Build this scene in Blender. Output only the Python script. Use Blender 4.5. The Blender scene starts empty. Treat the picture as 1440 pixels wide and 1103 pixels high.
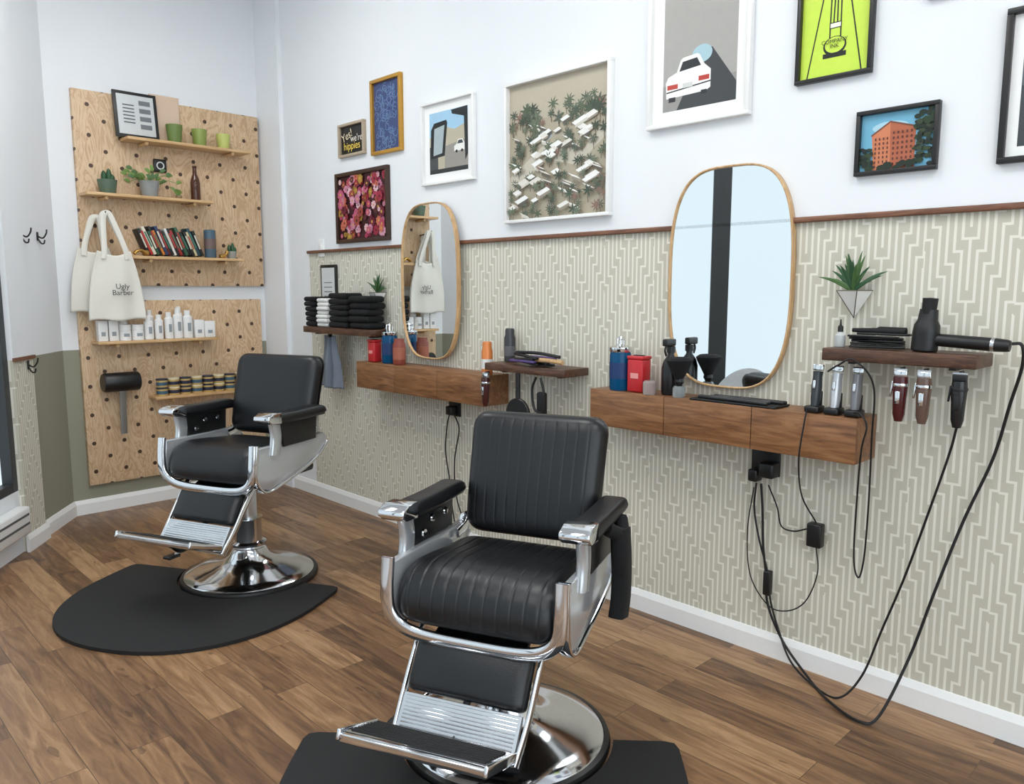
import bpy, bmesh, math, random
from mathutils import Vector, Matrix, Euler
random.seed(7)
SC=bpy.context.scene
COL=SC.collection
def lin(c):
    r=[]
    for v in c[:3]:
        v=v/255.
        r.append(v/12.92 if v<=.04045 else ((v+.055)/1.055)**2.4)
    return (r[0],r[1],r[2],1)
# ---------------------------------------------------------------- materials
class NT:
    def __init__(s,name):
        s.m=bpy.data.materials.new(name);s.m.use_nodes=True
        s.t=s.m.node_tree;s.b=s.t.nodes['Principled BSDF']
    def n(s,ty,**k):
        x=s.t.nodes.new(ty)
        for a,v in k.items(): setattr(x,a,v)
        return x
    def put(s,inp,v):
        if isinstance(v,bpy.types.NodeSocket): s.t.links.new(v,inp)
        else: inp.default_value=v
    def M(s,op,*a):
        x=s.n('ShaderNodeMath',operation=op)
        for i,v in enumerate(a): s.put(x.inputs[i],v)
        return x.outputs[0]
    def xyz(s,kind='Object'):
        c=s.n('ShaderNodeTexCoord');sp=s.n('ShaderNodeSeparateXYZ')
        s.t.links.new(c.outputs[kind],sp.inputs[0]);return sp.outputs[0],sp.outputs[1],sp.outputs[2]
    def comb(s,a,b,c=0.):
        x=s.n('ShaderNodeCombineXYZ')
        for i,v in enumerate((a,b,c)): s.put(x.inputs[i],v)
        return x.outputs[0]
    def mix(s,f,a,b,mode='MIX'):
        x=s.n('ShaderNodeMix',data_type='RGBA',blend_type=mode)
        s.put(x.inputs[0],f);s.put(x.inputs[6],a);s.put(x.inputs[7],b);return x.outputs[2]
    def noise(s,vec,scale,detail=4.,rough=.5,dist=0.):
        x=s.n('ShaderNodeTexNoise');s.put(x.inputs['Vector'],vec)
        x.inputs['Scale'].default_value=scale;x.inputs['Detail'].default_value=detail
        x.inputs['Roughness'].default_value=rough;x.inputs['Distortion'].default_value=dist
        return x.outputs[0]
    def ramp(s,f,stops):
        x=s.n('ShaderNodeValToRGB');cr=x.color_ramp
        while len(cr.elements)<len(stops): cr.elements.new(.5)
        for e,(p,c) in zip(cr.elements,stops): e.position=p;e.color=c
        s.put(x.inputs[0],f);return x.outputs[0]
    def bump(s,h,st=.3,d=.002):
        x=s.n('ShaderNodeBump');x.inputs['Strength'].default_value=st;x.inputs['Distance'].default_value=d
        s.put(x.inputs['Height'],h);s.t.links.new(x.outputs[0],s.b.inputs['Normal'])
    def fin(s,col=None,rough=.5,metal=0.,coat=0.):
        if col is not None: s.put(s.b.inputs['Base Color'],col)
        s.put(s.b.inputs['Roughness'],rough);s.b.inputs['Metallic'].default_value=metal
        s.b.inputs['Coat Weight'].default_value=coat
        return s.m
_mc={}
def mat(col,rough=.5,metal=0.,var=.06,bump=0.,name=None,scale=40.,coat=0.):
    key=(tuple(col),rough,metal,name,coat)
    if key in _mc: return _mc[key]
    t=NT(name or 'paint_%d_%d_%d'%tuple(col[:3]))
    c=t.n('ShaderNodeTexCoord').outputs['Object']
    n=t.noise(c,scale,3.)
    l=lin(col)
    a=tuple(min(1,x*(1-var)) for x in l[:3])+(1,);b=tuple(min(1,x*(1+var)) for x in l[:3])+(1,)
    if bump: t.bump(t.noise(c,scale*6,2.),bump,.001)
    _mc[key]=t.fin(t.mix(n,a,b),rough,metal,coat);return _mc[key]
def m_emit(name,col,st):
    t=NT(name);c=t.n('ShaderNodeTexCoord').outputs['Object'];n=t.noise(c,.8,1.)
    cc=t.mix(n,tuple(x*.94 for x in lin(col)[:3])+(1,),lin(col))
    t.put(t.b.inputs['Base Color'],(0,0,0,1));t.b.inputs['Roughness'].default_value=.9
    t.b.inputs['Specular IOR Level'].default_value=0.
    t.put(t.b.inputs['Emission Color'],cc);t.b.inputs['Emission Strength'].default_value=st
    return t.m
def wp_color(t,u,v):
    p=.0225;g=.040;P=.20;hw=.185*p;Z=p*6
    ua=t.M('ADD',u,20.)
    um=t.M('PINGPONG',ua,Z)
    zi=t.M('FLOOR',t.M('DIVIDE',t.M('ADD',ua,Z),Z*2))
    v2=t.M('ADD',t.M('MULTIPLY',t.M('FRACT',t.M('MULTIPLY',t.M('SINE',t.M('MULTIPLY',zi,12.9898)),437.58)),P),t.M('ADD',v,3.))
    x=t.M('DIVIDE',um,p);i=t.M('ROUND',x);fx=t.M('SUBTRACT',x,i)
    q=t.M('MODULO',t.M('ADD',v2,t.M('MULTIPLY',i,g)),P)
    gap=t.M('MULTIPLY',t.M('GREATER_THAN',q,hw),t.M('LESS_THAN',q,g-hw))
    vert=t.M('MULTIPLY',t.M('LESS_THAN',t.M('ABSOLUTE',fx),.185),t.M('SUBTRACT',1.,gap))
    dq=t.M('MAXIMUM',t.M('LESS_THAN',q,hw),t.M('GREATER_THAN',q,P-hw))
    dep=t.M('MULTIPLY',t.M('GREATER_THAN',fx,-.185),dq)
    arr=t.M('MULTIPLY',t.M('LESS_THAN',fx,.185),t.M('LESS_THAN',t.M('ABSOLUTE',t.M('SUBTRACT',q,g)),hw))
    f=t.M('MAXIMUM',vert,t.M('MAXIMUM',dep,arr))
    return t.mix(f,lin((194,190,174)),lin((226,223,211)))
PAINT=lin((232,235,238));OLIVE=lin((146,146,129))
def m_wall_right():
    t=NT('wall_paint_and_wallpaper');x,y,z=t.xyz()
    w=wp_color(t,y,z)
    k=t.M('MULTIPLY',t.M('LESS_THAN',z,1.70),t.M('LESS_THAN',y,4.866))
    n=t.noise(t.comb(x,y,z),6.)
    pc=t.mix(n,PAINT,tuple(v*.97 for v in PAINT[:3])+(1,))
    return t.fin(t.mix(k,pc,w),.75)
def m_wall_olive(paper=False):
    t=NT('wall_two_tone'+('_paper' if paper else ''));x,y,z=t.xyz()
    low=wp_color(t,t.M('MULTIPLY',y,1.237),z) if paper else OLIVE
    k=t.M('LESS_THAN',z,1.07)
    n=t.noise(t.comb(x,y,z),6.)
    pc=t.mix(n,PAINT,tuple(v*.97 for v in PAINT[:3])+(1,))
    return t.fin(t.mix(k,pc,low),.7)
def m_floor():
    t=NT('wood_plank_floor');x,y,z=t.xyz()
    v=t.comb(y,x,0.)
    b=t.n('ShaderNodeTexBrick');t.put(b.inputs['Vector'],v)
    b.offset=.37;b.offset_frequency=2;b.squash=1.
    b.inputs['Color1'].default_value=(0,0,0,1);b.inputs['Color2'].default_value=(1,1,1,1);b.inputs['Mortar'].default_value=(.5,.5,.5,1)
    b.inputs['Scale'].default_value=1.;b.inputs['Mortar Size'].default_value=.0012;b.inputs['Mortar Smooth'].default_value=.1
    b.inputs['Brick Width'].default_value=.95;b.inputs['Row Height'].default_value=.125
    rnd=t.M('MULTIPLY',b.outputs[0],1.)
    gv=t.comb(t.M('ADD',t.M('MULTIPLY',y,1.3),t.M('MULTIPLY',rnd,31.)),t.M('ADD',t.M('MULTIPLY',x,11.),t.M('MULTIPLY',rnd,17.)),0.)
    g1=t.noise(gv,2.2,8.,.6,1.2);g2=t.noise(gv,9.,4.,.6,.4)
    f=t.M('ADD',t.M('MULTIPLY',g1,1.1),t.M('ADD',t.M('MULTIPLY',rnd,.42),-.26))
    c=t.ramp(f,[(.2,lin((80,56,38))),(.4,lin((120,88,60))),(.58,lin((148,112,78))),(.8,lin((180,143,104)))])
    c=t.mix(t.M('MULTIPLY',g2,.33),c,lin((92,63,42)))
    kn=t.noise(t.comb(t.M('MULTIPLY',y,2.),t.M('MULTIPLY',x,5.),rnd),3.,2.)
    c=t.mix(t.M('MULTIPLY',t.M('GREATER_THAN',kn,.70),.45),c,lin((60,38,25)))
    c=t.mix(t.M('MULTIPLY',b.outputs[1],.7),c,lin((40,25,17)))
    t.bump(t.M('SUBTRACT',g2,t.M('MULTIPLY',b.outputs[1],2.)),.12,.001)
    return t.fin(c,t.M('ADD',.30,t.M('MULTIPLY',g2,.15)))
def m_wood(name,c1,c2,c3,axis='y',sc=1.,rough=.4):
    t=NT(name);x,y,z=t.xyz()
    a={'y':(y,x,z),'x':(x,y,z),'z':(z,x,y)}[axis]
    v=t.comb(t.M('MULTIPLY',a[0],1.5*sc),t.M('MULTIPLY',a[1],14.*sc),t.M('MULTIPLY',a[2],14.*sc))
    g=t.noise(v,3.,7.,.6,1.5);g2=t.noise(v,12.,3.)
    f=t.M('ADD',t.M('MULTIPLY',g,.8),t.M('MULTIPLY',g2,.2))
    c=t.ramp(f,[(.32,lin(c1)),(.5,lin(c2)),(.68,lin(c3))])
    t.bump(g2,.1,.001)
    return t.fin(c,rough)
def m_pegboard():
    t=NT('plywood_pegboard');x,y,z=t.xyz()
    v=t.comb(t.M('MULTIPLY',x,4.),t.M('MULTIPLY',z,1.0),0.)
    g=t.noise(v,2.0,5.,.55,1.8)
    w=t.M('SINE',t.M('MULTIPLY',g,60.))
    c=t.ramp(t.M('ADD',t.M('MULTIPLY',w,.24),.5),[(.2,lin((189,154,118))),(.5,lin((207,177,142))),(.85,lin((217,191,158)))])
    S=.185
    def lat(ox,oz):
        a=t.M('SUBTRACT',t.M('MODULO',t.M('ADD',x,ox+5*S),S),S/2)
        b=t.M('SUBTRACT',t.M('MODULO',t.M('ADD',z,oz+5*S),S),S/2)
        d=t.M('SQRT',t.M('ADD',t.M('MULTIPLY',a,a),t.M('MULTIPLY',b,b)))
        return t.M('LESS_THAN',d,.0128)
    h=t.M('MAXIMUM',lat(.03,.0),lat(.03+S/2,S/2))
    t.bump(t.M('SUBTRACT',1.,h),.6,.01)
    return t.fin(t.mix(h,c,lin((72,50,35))),.55)
FLOOR=m_floor()
PEG=m_pegboard()
CONS=m_wood('walnut_veneer',(96,61,36),(132,90,57),(160,115,77),'y',.8)
LIVE=m_wood('dark_walnut',(48,30,22),(80,52,37),(112,76,53),'y',1.2)
TRIMW=m_wood('rail_wood',(82,50,36),(116,76,55),(140,98,72),'y')
SHELF=m_wood('ply_shelf',(186,146,100),(206,168,120),(222,190,146),'x',.7)
OAK=m_wood('oak_rim',(170,134,92),(196,158,112),(214,180,136),'z')
WHITE=mat((236,237,236),.45,name='white_satin',var=.02)
BLK=mat((18,18,19),.4,name='black_plastic')
BLKM=mat((12,12,13),.7,name='matte_black')
CLOTHB=mat((13,13,15),.95,name='black_cloth',bump=.5,scale=120)
CLOTHW=mat((225,225,222),.95,name='white_cloth',bump=.5,scale=120)
CLOTHG=mat((110,118,130),.95,name='grey_cloth',bump=.5,scale=90)
CANVAS=mat((226,223,213),.95,name='canvas',bump=.4,scale=150,var=.03)
CHROME=mat((225,227,230),.10,1.,name='chrome',var=.02)
BRUSH=mat((205,207,210),.28,1.,name='brushed_steel',var=.05)
ENAMEL=mat((200,203,206),.18,.6,name='polished_aluminium',var=.02)
RUB=mat((22,22,23),.75,name='rubber_mat',bump=.3,scale=60)
GOLD=mat((190,150,80),.3,.9,name='gold')
CORD=mat((14,14,15),.5,name='cord_rubber')
def m_leather():
    t=NT('black_leather');c=t.n('ShaderNodeTexCoord').outputs['Object']
    vo=t.n('ShaderNodeTexVoronoi');t.put(vo.inputs['Vector'],c);vo.inputs['Scale'].default_value=230.
    t.bump(vo.outputs[0],.14,.0012)
    n=t.noise(c,5.)
    return t.fin(t.mix(n,lin((12,13,15)),lin((19,21,24))),t.M('ADD',.31,t.M('MULTIPLY',n,.12)))
LEA=m_leather()
def m_mirror():
    t=NT('mirror_glass');c=t.n('ShaderNodeTexCoord').outputs['Object']
    n=t.noise(c,2.);return t.fin(t.mix(n,(.88,.92,.93,1),(.90,.94,.95,1)),.0,1.)
MIR=m_mirror()
def m_glass(name,col,rough=.05,tr=.9):
    t=NT(name);c=t.n('ShaderNodeTexCoord').outputs['Object'];n=t.noise(c,8.)
    l=lin(col);t.b.inputs['Transmission Weight'].default_value=tr;t.b.inputs['IOR'].default_value=1.3
    return t.fin(t.mix(n,l,tuple(v*.9 for v in l[:3])+(1,)),rough)
# ---------------------------------------------------------------- geometry helpers
def grp(name,loc=(0,0,0),rz=0.):
    e=bpy.data.objects.new(name,None);e.location=loc;e.rotation_euler=(0,0,rz);e.empty_display_size=.1
    COL.objects.link(e);return e
def mk(name,p,verts,faces,m,smooth=False,fm=None,auto=None):
    me=bpy.data.meshes.new(name);me.from_pydata([tuple(v) for v in verts],[],faces)
    for x in (m if isinstance(m,(list,tuple)) else [m]): me.materials.append(x)
    if fm: 
        for f,i in zip(me.polygons,fm): f.material_index=i
    me.update()
    bm=bmesh.new();bm.from_mesh(me)
    if not fm: bmesh.ops.recalc_face_normals(bm,faces=bm.faces)
    for f in bm.faces: f.smooth=smooth
    if auto:
        for e in bm.edges:
            if len(e.link_faces)==2 and e.calc_face_angle(0)>math.radians(auto): e.smooth=False
    bm.to_mesh(me);bm.free()
    o=bpy.data.objects.new(name,me);COL.objects.link(o)
    if p is not None: o.parent=p
    return o
def box(name,p,c,s,m,bev=0.,rot=None,seg=2):
    bm=bmesh.new();bmesh.ops.create_cube(bm,size=1.)
    bmesh.ops.scale(bm,vec=s,verts=bm.verts)
    if bev: 
        bmesh.ops.bevel(bm,geom=list(bm.edges),offset=min(bev,min(s)*.49),segments=seg,profile=.5,affect='EDGES')
        for f in bm.faces: f.smooth=True
    for e in bm.edges:
        if len(e.link_faces)==2 and e.calc_face_angle(0)>math.radians(50): e.smooth=False
    M=Matrix.Translation(Vector(c))
    if rot: M=M@Euler(rot).to_matrix().to_4x4()
    bm.transform(M)
    me=bpy.data.meshes.new(name);bm.to_mesh(me);bm.free();me.materials.append(m)
    o=bpy.data.objects.new(name,me);COL.objects.link(o)
    if p is not None: o.parent=p
    return o
def lathe(name,p,prof,m,loc=(0,0,0),seg=32,rot=None,sy=1.):
    vs=[];fs=[]
    n=len(prof)
    for i in range(seg):
        a=2*math.pi*i/seg
        for r,z in prof: vs.append(Vector((r*math.cos(a),r*math.sin(a)*sy,z)))
    for i in range(seg):
        j=(i+1)%seg
        for k in range(n-1): fs.append((i*n+k,j*n+k,j*n+k+1,i*n+k+1))
    if prof[0][0]>1e-5: fs.append([i*n for i in range(seg)][::-1])
    if prof[-1][0]>1e-5: fs.append([i*n+n-1 for i in range(seg)])
    M=Matrix.Translation(Vector(loc))
    if rot: M=M@Euler(rot).to_matrix().to_4x4()
    vs=[M@v for v in vs]
    o=mk(name,p,vs,fs,m,True,auto=38)
    return o
def crom(pts,sub=8,closed=False):
    P=[Vector(q) for q in pts];n=len(P);out=[]
    rng=n if closed else n-1
    for i in range(rng):
        if closed: a,b,c,d=P[(i-1)%n],P[i],P[(i+1)%n],P[(i+2)%n]
        else: b,c=P[i],P[i+1];a=P[i-1] if i>0 else b*2-c;d=P[i+2] if i+2<n else c*2-b
        for k in range(sub):
            t=k/sub
            out.append(.5*((2*b)+(c-a)*t+(2*a-5*b+4*c-d)*t*t+(3*b-a-3*c+d)*t**3))
    if not closed: out.append(P[-1])
    return out
def tube(name,p,pts,r,m,res=8,sub=6,closed=False,flat=None,up=None,r2=None):
    C=crom(pts,sub,closed) if sub>1 else [Vector(q) for q in pts]
    n=len(C);vs=[];fs=[]
    prev=None
    for i in range(n):
        t=(C[(i+1)%n]-C[i-1]) if (closed or 0<i<n-1) else (C[1]-C[0] if i==0 else C[-1]-C[-2])
        if t.length<1e-9: t=Vector((0,0,1))
        t.normalize()
        if up is not None: a=Vector(up)
        else: a=prev if prev is not None else (Vector((0,0,1)) if abs(t.z)<.9 else Vector((1,0,0)))
        a=(a-t*a.dot(t))
        if a.length<1e-6: a=t.orthogonal()
        a.normalize();prev=a;b=t.cross(a)
        rr=r if r2 is None else r+(r2-r)*i/(n-1)
        if flat:
            w,h=flat[0]/2,flat[1]/2;q=min(w,h)*.5
            for x,y in ((w,h-q),(w-q,h),(-w+q,h),(-w,h-q),(-w,-h+q),(-w+q,-h),(w-q,-h),(w,-h+q)): vs.append(C[i]+a*x+b*y)
        else:
            for k in range(res):
                g=2*math.pi*k/res;vs.append(C[i]+a*rr*math.cos(g)+b*rr*math.sin(g))
    R=8 if flat else res
    for i in range(n if closed else n-1):
        j=(i+1)%n
        for k in range(R):
            l=(k+1)%R;fs.append((i*R+k,i*R+l,j*R+l,j*R+k))
    if not closed: fs.append(list(range(R))[::-1]);fs.append([(n-1)*R+k for k in range(R)])
    return mk(name,p,vs,fs,m,True,auto=50)
def prism(name,p,poly,y0,y1,m,plane='xz',bev=0.,rnd=0):
    if rnd: poly=[(v.x,v.y) for v in crom([(a,b,0) for a,b in poly],rnd,True)]
    f={'xz':lambda a,b,c:(a,c,b),'xy':lambda a,b,c:(a,b,c)}[plane]
    n=len(poly)
    vs=[f(a,b,y0) for a,b in poly]+[f(a,b,y1) for a,b in poly]
    fs=[list(range(n)),list(range(2*n-1,n-1,-1))]+[(i,(i+1)%n,n+(i+1)%n,n+i) for i in range(n)]
    o=mk(name,p,vs,fs,m,False)
    if bev:
        bm=bmesh.new();bm.from_mesh(o.data)
        ed=[e for e in bm.edges if e.calc_face_angle(0)>math.radians(60)]
        bmesh.ops.bevel(bm,geom=ed,offset=bev,segments=2,profile=.5,affect='EDGES')
        for q in bm.faces: q.smooth=True
        for e in bm.edges:
            if len(e.link_faces)==2 and e.calc_face_angle(0)>math.radians(45): e.smooth=False
        bm.to_mesh(o.data);bm.free()
    return o
def polys(name,p,L,y,step=.0001):
    vs=[];fs=[];fm=[];ms=[]
    for k,(pts,m) in enumerate(L):
        b=len(vs);yy=y-step*k
        a=sum(pts[i][0]*pts[(i+1)%len(pts)][1]-pts[(i+1)%len(pts)][0]*pts[i][1] for i in range(len(pts)))
        if a<0: pts=pts[::-1]
        for q in pts: vs.append((q[0],yy,q[1]))
        fs.append(list(range(b,b+len(pts))))
        if m not in ms: ms.append(m)
        fm.append(ms.index(m))
    return mk(name,p,vs,fs,ms,False,fm)
def rect(x0,z0,x1,z1): return [(x0,z0),(x1,z0),(x1,z1),(x0,z1)]
def ell(cx,cz,rx,rz,n=20): return [(cx+rx*math.cos(2*math.pi*i/n),cz+rz*math.sin(2*math.pi*i/n)) for i in range(n)]
def stroke(pts,w):
    P=[Vector((a,b)) for a,b in pts];L=[];R=[]
    for i in range(len(P)):
        t=(P[min(i+1,len(P)-1)]-P[max(i-1,0)]);t.normalize();n=Vector((-t.y,t.x))*w/2
        L.append(tuple(P[i]+n));R.append(tuple(P[i]-n))
    return L+R[::-1]
def text(name,p,s,size,loc,m,rot=(math.pi/2,0,0),ext=.0,align='CENTER'):
    c=bpy.data.curves.new(name,'FONT');c.body=s;c.size=size;c.align_x=align;c.align_y='CENTER';c.extrude=ext;c.space_line=.85
    o=bpy.data.objects.new(name,c);COL.objects.link(o);bpy.context.view_layer.update()
    me=bpy.data.meshes.new_from_object(o.evaluated_get(bpy.context.evaluated_depsgraph_get()))
    COL.objects.unlink(o);bpy.data.objects.remove(o)
    me.materials.clear();me.materials.append(m)
    q=bpy.data.objects.new(name,me);COL.objects.link(q);q.location=loc;q.rotation_euler=rot
    if p is not None: q.parent=p
    return q
def pad(name,p,path,W,thick,m,ribs=0,base=.012,corner=.05,nt=44,ns=None,lift=0.,depth=.002,sgn=1,puff=0.,eexp=8.,offy=0.,taper=0.):
    C=crom([(a,0,b+lift) for a,b in path],14)
    L=[0.]
    for i in range(1,len(C)): L.append(L[-1]+(C[i]-C[i-1]).length)
    T=L[-1]
    def at(t):
        d=t*T
        for i in range(1,len(C)):
            if L[i]>=d-1e-9:
                k=(d-L[i-1])/max(1e-9,L[i]-L[i-1]);return C[i-1].lerp(C[i],k),(C[i]-C[i-1]).normalized()
        return C[-1],(C[-1]-C[-2]).normalized()
    ns=ns or 48
    ss=[.75*(-1+2*k/ns)+.25*math.sin((-1+2*k/ns)*math.pi/2) for k in range(ns+1)]
    gps=[-.80+1.60*q/(ribs-1) for q in range(ribs)] if ribs else []
    for gp in gps:
        for d in (-.0045,-.0025,-.0012,0,.0012,.0025,.0045): ss.append(gp+d/(W/2))
    ss=sorted(ss);s2=[ss[0]]
    for s in ss[1:]:
        if s-s2[-1]>.0008: s2.append(s)
    s2[-1]=1.;ss=s2;ns=len(ss)-1
    top=[];bot=[]
    for j in range(nt+1):
        t=j/nt;t=.35*t+.65*(.5-.5*math.cos(math.pi*t))
        c,tg=at(t);N=Vector((-tg.z,0,tg.x))*sgn
        d=min(t,1-t)*T
        ins=corner-math.sqrt(max(0,corner**2-(corner-d)**2)) if d<corner else 0
        hw=W/2-ins-taper*t
        et=max(0,1-abs(2*t-1)**(eexp*1.6))**.5
        for s in ss:
            es=max(0,1-abs(s)**(eexp*1.2))**.5
            e=et*es*(1+puff*(1-s*s)*(1-(2*t-1)**2))
            g=0
            if .07<t<.93:
                for gp in gps:
                    x=abs(s-gp)*W/2
                    if x<.0044: g+=depth*(1-x/.0044)
            y=s*hw+offy
            top.append(c+N*(thick*e-g*min(1,e))+Vector((0,y,0)));bot.append(c-N*base*(.3+.7*e if e<1 else 1)+Vector((0,y,0)))
    K=ns+1;A=len(top);fs=[]
    for j in range(nt):
        for k in range(ns):
            a=j*K+k;fs.append((a,a+1,a+K+1,a+K));fs.append((A+a,A+a+K,A+a+K+1,A+a+1))
    for j in range(nt):
        a=j*K;fs.append((a,a+K,A+a+K,A+a));a=j*K+ns;fs.append((a,A+a,A+a+K,a+K))
    for k in range(ns):
        fs.append((k,A+k,A+k+1,k+1));a=nt*K+k;fs.append((a,a+1,A+a+1,A+a))
    return mk(name,p,top+bot,fs,m,True,auto=75)
# ---------------------------------------------------------------- room shell
WX=2.81;WY=5.48
S0=Vector((1.41,WY,0));SD=Vector((-.59,-.808,0)).normalized()
RZL=math.atan2(-SD.y,-SD.x)
CH=3.6
def sp(s): q=S0+SD*s;return (q.x,q.y,0)
def quadwall(name,x0,y0,x1,y1,z0,z1,m,th=.12,nx=0,ny=0):
    n=Vector((nx,ny,0))*th
    A=Vector((x0,y0,0));B=Vector((x1,y1,0))
    vs=[]
    for q in (A,B,B+n,A+n):
        vs.append((q.x,q.y,z0));vs.append((q.x,q.y,z1))
    fs=[(0,2,3,1),(2,4,5,3),(4,6,7,5),(6,0,1,7),(1,3,5,7),(0,6,4,2)]
    return mk(name,None,vs,fs,m)
mWR=m_wall_right();mWO=m_wall_olive();mWP=m_wall_olive(True)
mPAINT=mat((232,235,238),.75,name='white_wall_paint',var=.02,scale=5)
quadwall('wall_right',WX,-2.2,WX,WY+.12,0,CH,mWR,.12,1,0)
quadwall('wall_back',1.33,WY,WX,WY,0,CH,mWO,.12,0,1)
# front wall, with an opening for the added fill-light window
quadwall('wall_front_sill',-4.3,-2.2,WX+.12,-2.2,0,.40,mPAINT,.12,0,-1)
quadwall('wall_front_header',-4.3,-2.2,WX+.12,-2.2,3.1,CH,mPAINT,.12,0,-1)
quadwall('wall_front_left',-4.3,-2.2,-3.6,-2.2,.40,3.1,mPAINT,.12,0,-1)
quadwall('wall_front_right',2.0,-2.2,WX+.12,-2.2,.40,3.1,mPAINT,.12,0,-1)
LN=(-.808,.59)
PS0,PS1=.47,.70
WT=3.38
a=sp(-.0);b=sp(PS0);quadwall('wall_left',a[0],a[1],b[0],b[1],0,CH,mWO,.14,*LN)
off=Vector((.808,-.59,0))*.025
a=Vector(sp(PS0))+off;b=Vector(sp(PS1))+off;quadwall('wall_left_pier',a.x,a.y,b.x,b.y,0,CH,mWP,.165,*LN)
a=sp(PS1);b=sp(9.6)
quadwall('wall_left_sill',a[0],a[1],b[0],b[1],0,.35,mPAINT,.14,*LN)
quadwall('wall_left_header',a[0],a[1],b[0],b[1],WT,CH,mPAINT,.14,*LN)
fl=[(WX+.12,-2.32),(WX+.12,WY+.12),(1.3,WY+.12),(-4.6,-2.32)]
mk('floor',None,[(x,y,0) for x,y in fl]+[(x,y,-.1) for x,y in fl],[(0,1,2,3),(7,6,5,4),(0,4,5,1),(1,5,6,2),(2,6,7,3),(3,7,4,0)],FLOOR)
mk('ceiling',None,[(x,y,CH) for x,y in fl]+[(x,y,CH+.1) for x,y in fl],[(0,1,2,3),(7,6,5,4),(0,4,5,1),(1,5,6,2),(2,6,7,3),(3,7,4,0)],mPAINT)
box('wall_corner_pilaster',None,(WX-.015,5.32,CH/2),(.03,.32,CH),mPAINT)
def bboard(name,x0,y0,x1,y1,nx,ny):
    pr=[(0,0),(.016,0),(.016,.07),(.010,.085),(.006,.095),(0,.095)]
    vs=[]
    for (x,y) in ((x0,y0),(x1,y1)):
        for d,z in pr: vs.append((x+nx*d,y+ny*d,z))
    n=len(pr);fs=[(i,(i+1)%n,n+(i+1)%n,n+i) for i in range(n)]+[list(range(n))[::-1],list(range(n,2*n))]
    return mk(name,None,vs,fs,WHITE)
bboard('baseboard_right',WX,-2.2,WX,5.16,-1,0)
bboard('baseboard_back',1.41,WY,WX-.03,WY,0,-1)
a=sp(0);b=sp(PS0);bboard('baseboard_left',a[0],a[1],b[0],b[1],.808,-.59)
a=Vector(sp(PS0-.016))+off;b=Vector(sp(PS1+.02))+off;bboard('baseboard_left_pier',a.x,a.y,b.x,b.y,.808,-.59)
box('trim_1',None,(WX-.011,(4.866-2.2)/2,1.703),(.022,7.066,.02),TRIMW,.004)
pg=Vector(sp((PS0+PS1)/2))+off*1.25
box('trim_2',None,(pg.x,pg.y,1.072),(.012,PS1-PS0+.02,.02),TRIMW,rot=(0,0,RZL-math.pi/2))
# windows
FR=mat((44,47,49),.45,name='window_frame_dark',var=.03)
PANE=m_emit('frosted_window_pane',(217,231,239),1.25)
FILL_PANE=m_emit('fill_light_pane',(225,236,244),3.2)  # added glowing pane, brightens the lower walls, floor and chairs
def winpart(n,s0,s1,z0,z1,dep,offn,m,g):
    c=S0+SD*((s0+s1)/2)+Vector((LN[0],LN[1],0))*offn
    return box(n,g,(c.x,c.y,(z0+z1)/2),(s1-s0,dep,z1-z0),m,rot=(0,0,RZL))
W1=grp('window_1')
edges=[PS1+.04,2.50,4.3,6.1,7.9,9.2]
for i in range(len(edges)-1):
    s0=edges[i]+(.14 if i else 0);s1=edges[i+1]
    winpart('pane_%d'%i,s0,s1,.38,WT-.02,.01,.06,PANE,W1)
for i,e in enumerate(edges): winpart('mullion_%d'%i,e-(.035 if i==0 else 0),e+.14 if i else e+.02,.352,WT-.002,.10,.052,FR,W1)
winpart('rail_bottom',PS1+.005,9.3,.352,.40,.11,.058,FR,W1);winpart('rail_top',PS1+.005,9.3,WT-.05,WT-.002,.11,.058,FR,W1)
W2=grp('fill_window')  # unseen window behind the camera, added for its light
box('pane',W2,(-.8,-2.26,1.75),(5.58,.01,2.68),FILL_PANE)
for x in (-3.57,-1.7,.15,1.97): box('mullion',W2,(x,-2.26,1.75),(.05,.09,2.69),FR)
for z in (.425,3.075): box('rail',W2,(-.8,-2.26,z),(5.59,.09,.045),FR)
H=grp('baseboard_heater',tuple(S0+SD*1.32),RZL)
box('body',H,(0,-.037,.20),(1.15,.07,.15),WHITE,.012)
for i in range(2): box('slot_%d'%i,H,(0,-.0725,.235-.05*i),(1.1,.004,.012),mat((90,92,94),.6))
# ---------------------------------------------------------------- ceiling lights
LP=m_emit('light_panel_diffuser',(250,250,249),13.0)
k=0
for (x,y) in ((1.3,3.9),(1.3,1.9),(1.2,-.2),(-.8,1.3),(-.9,-.9)):
    g=grp('ceiling_light_panel' if k==0 else 'ceiling_light_panel.%03d'%k,(x,y,CH));k+=1
    box('housing',g,(0,0,-.031),(1.25,.65,.06),WHITE,.01)
    box('diffuser',g,(0,0,-.064),(1.18,.58,.006),LP)
w=bpy.data.worlds.new('World');SC.world=w;w.use_nodes=True
bg=w.node_tree.nodes['Background'];bg.inputs[0].default_value=(.8,.9,1,1);bg.inputs[1].default_value=.8
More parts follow.
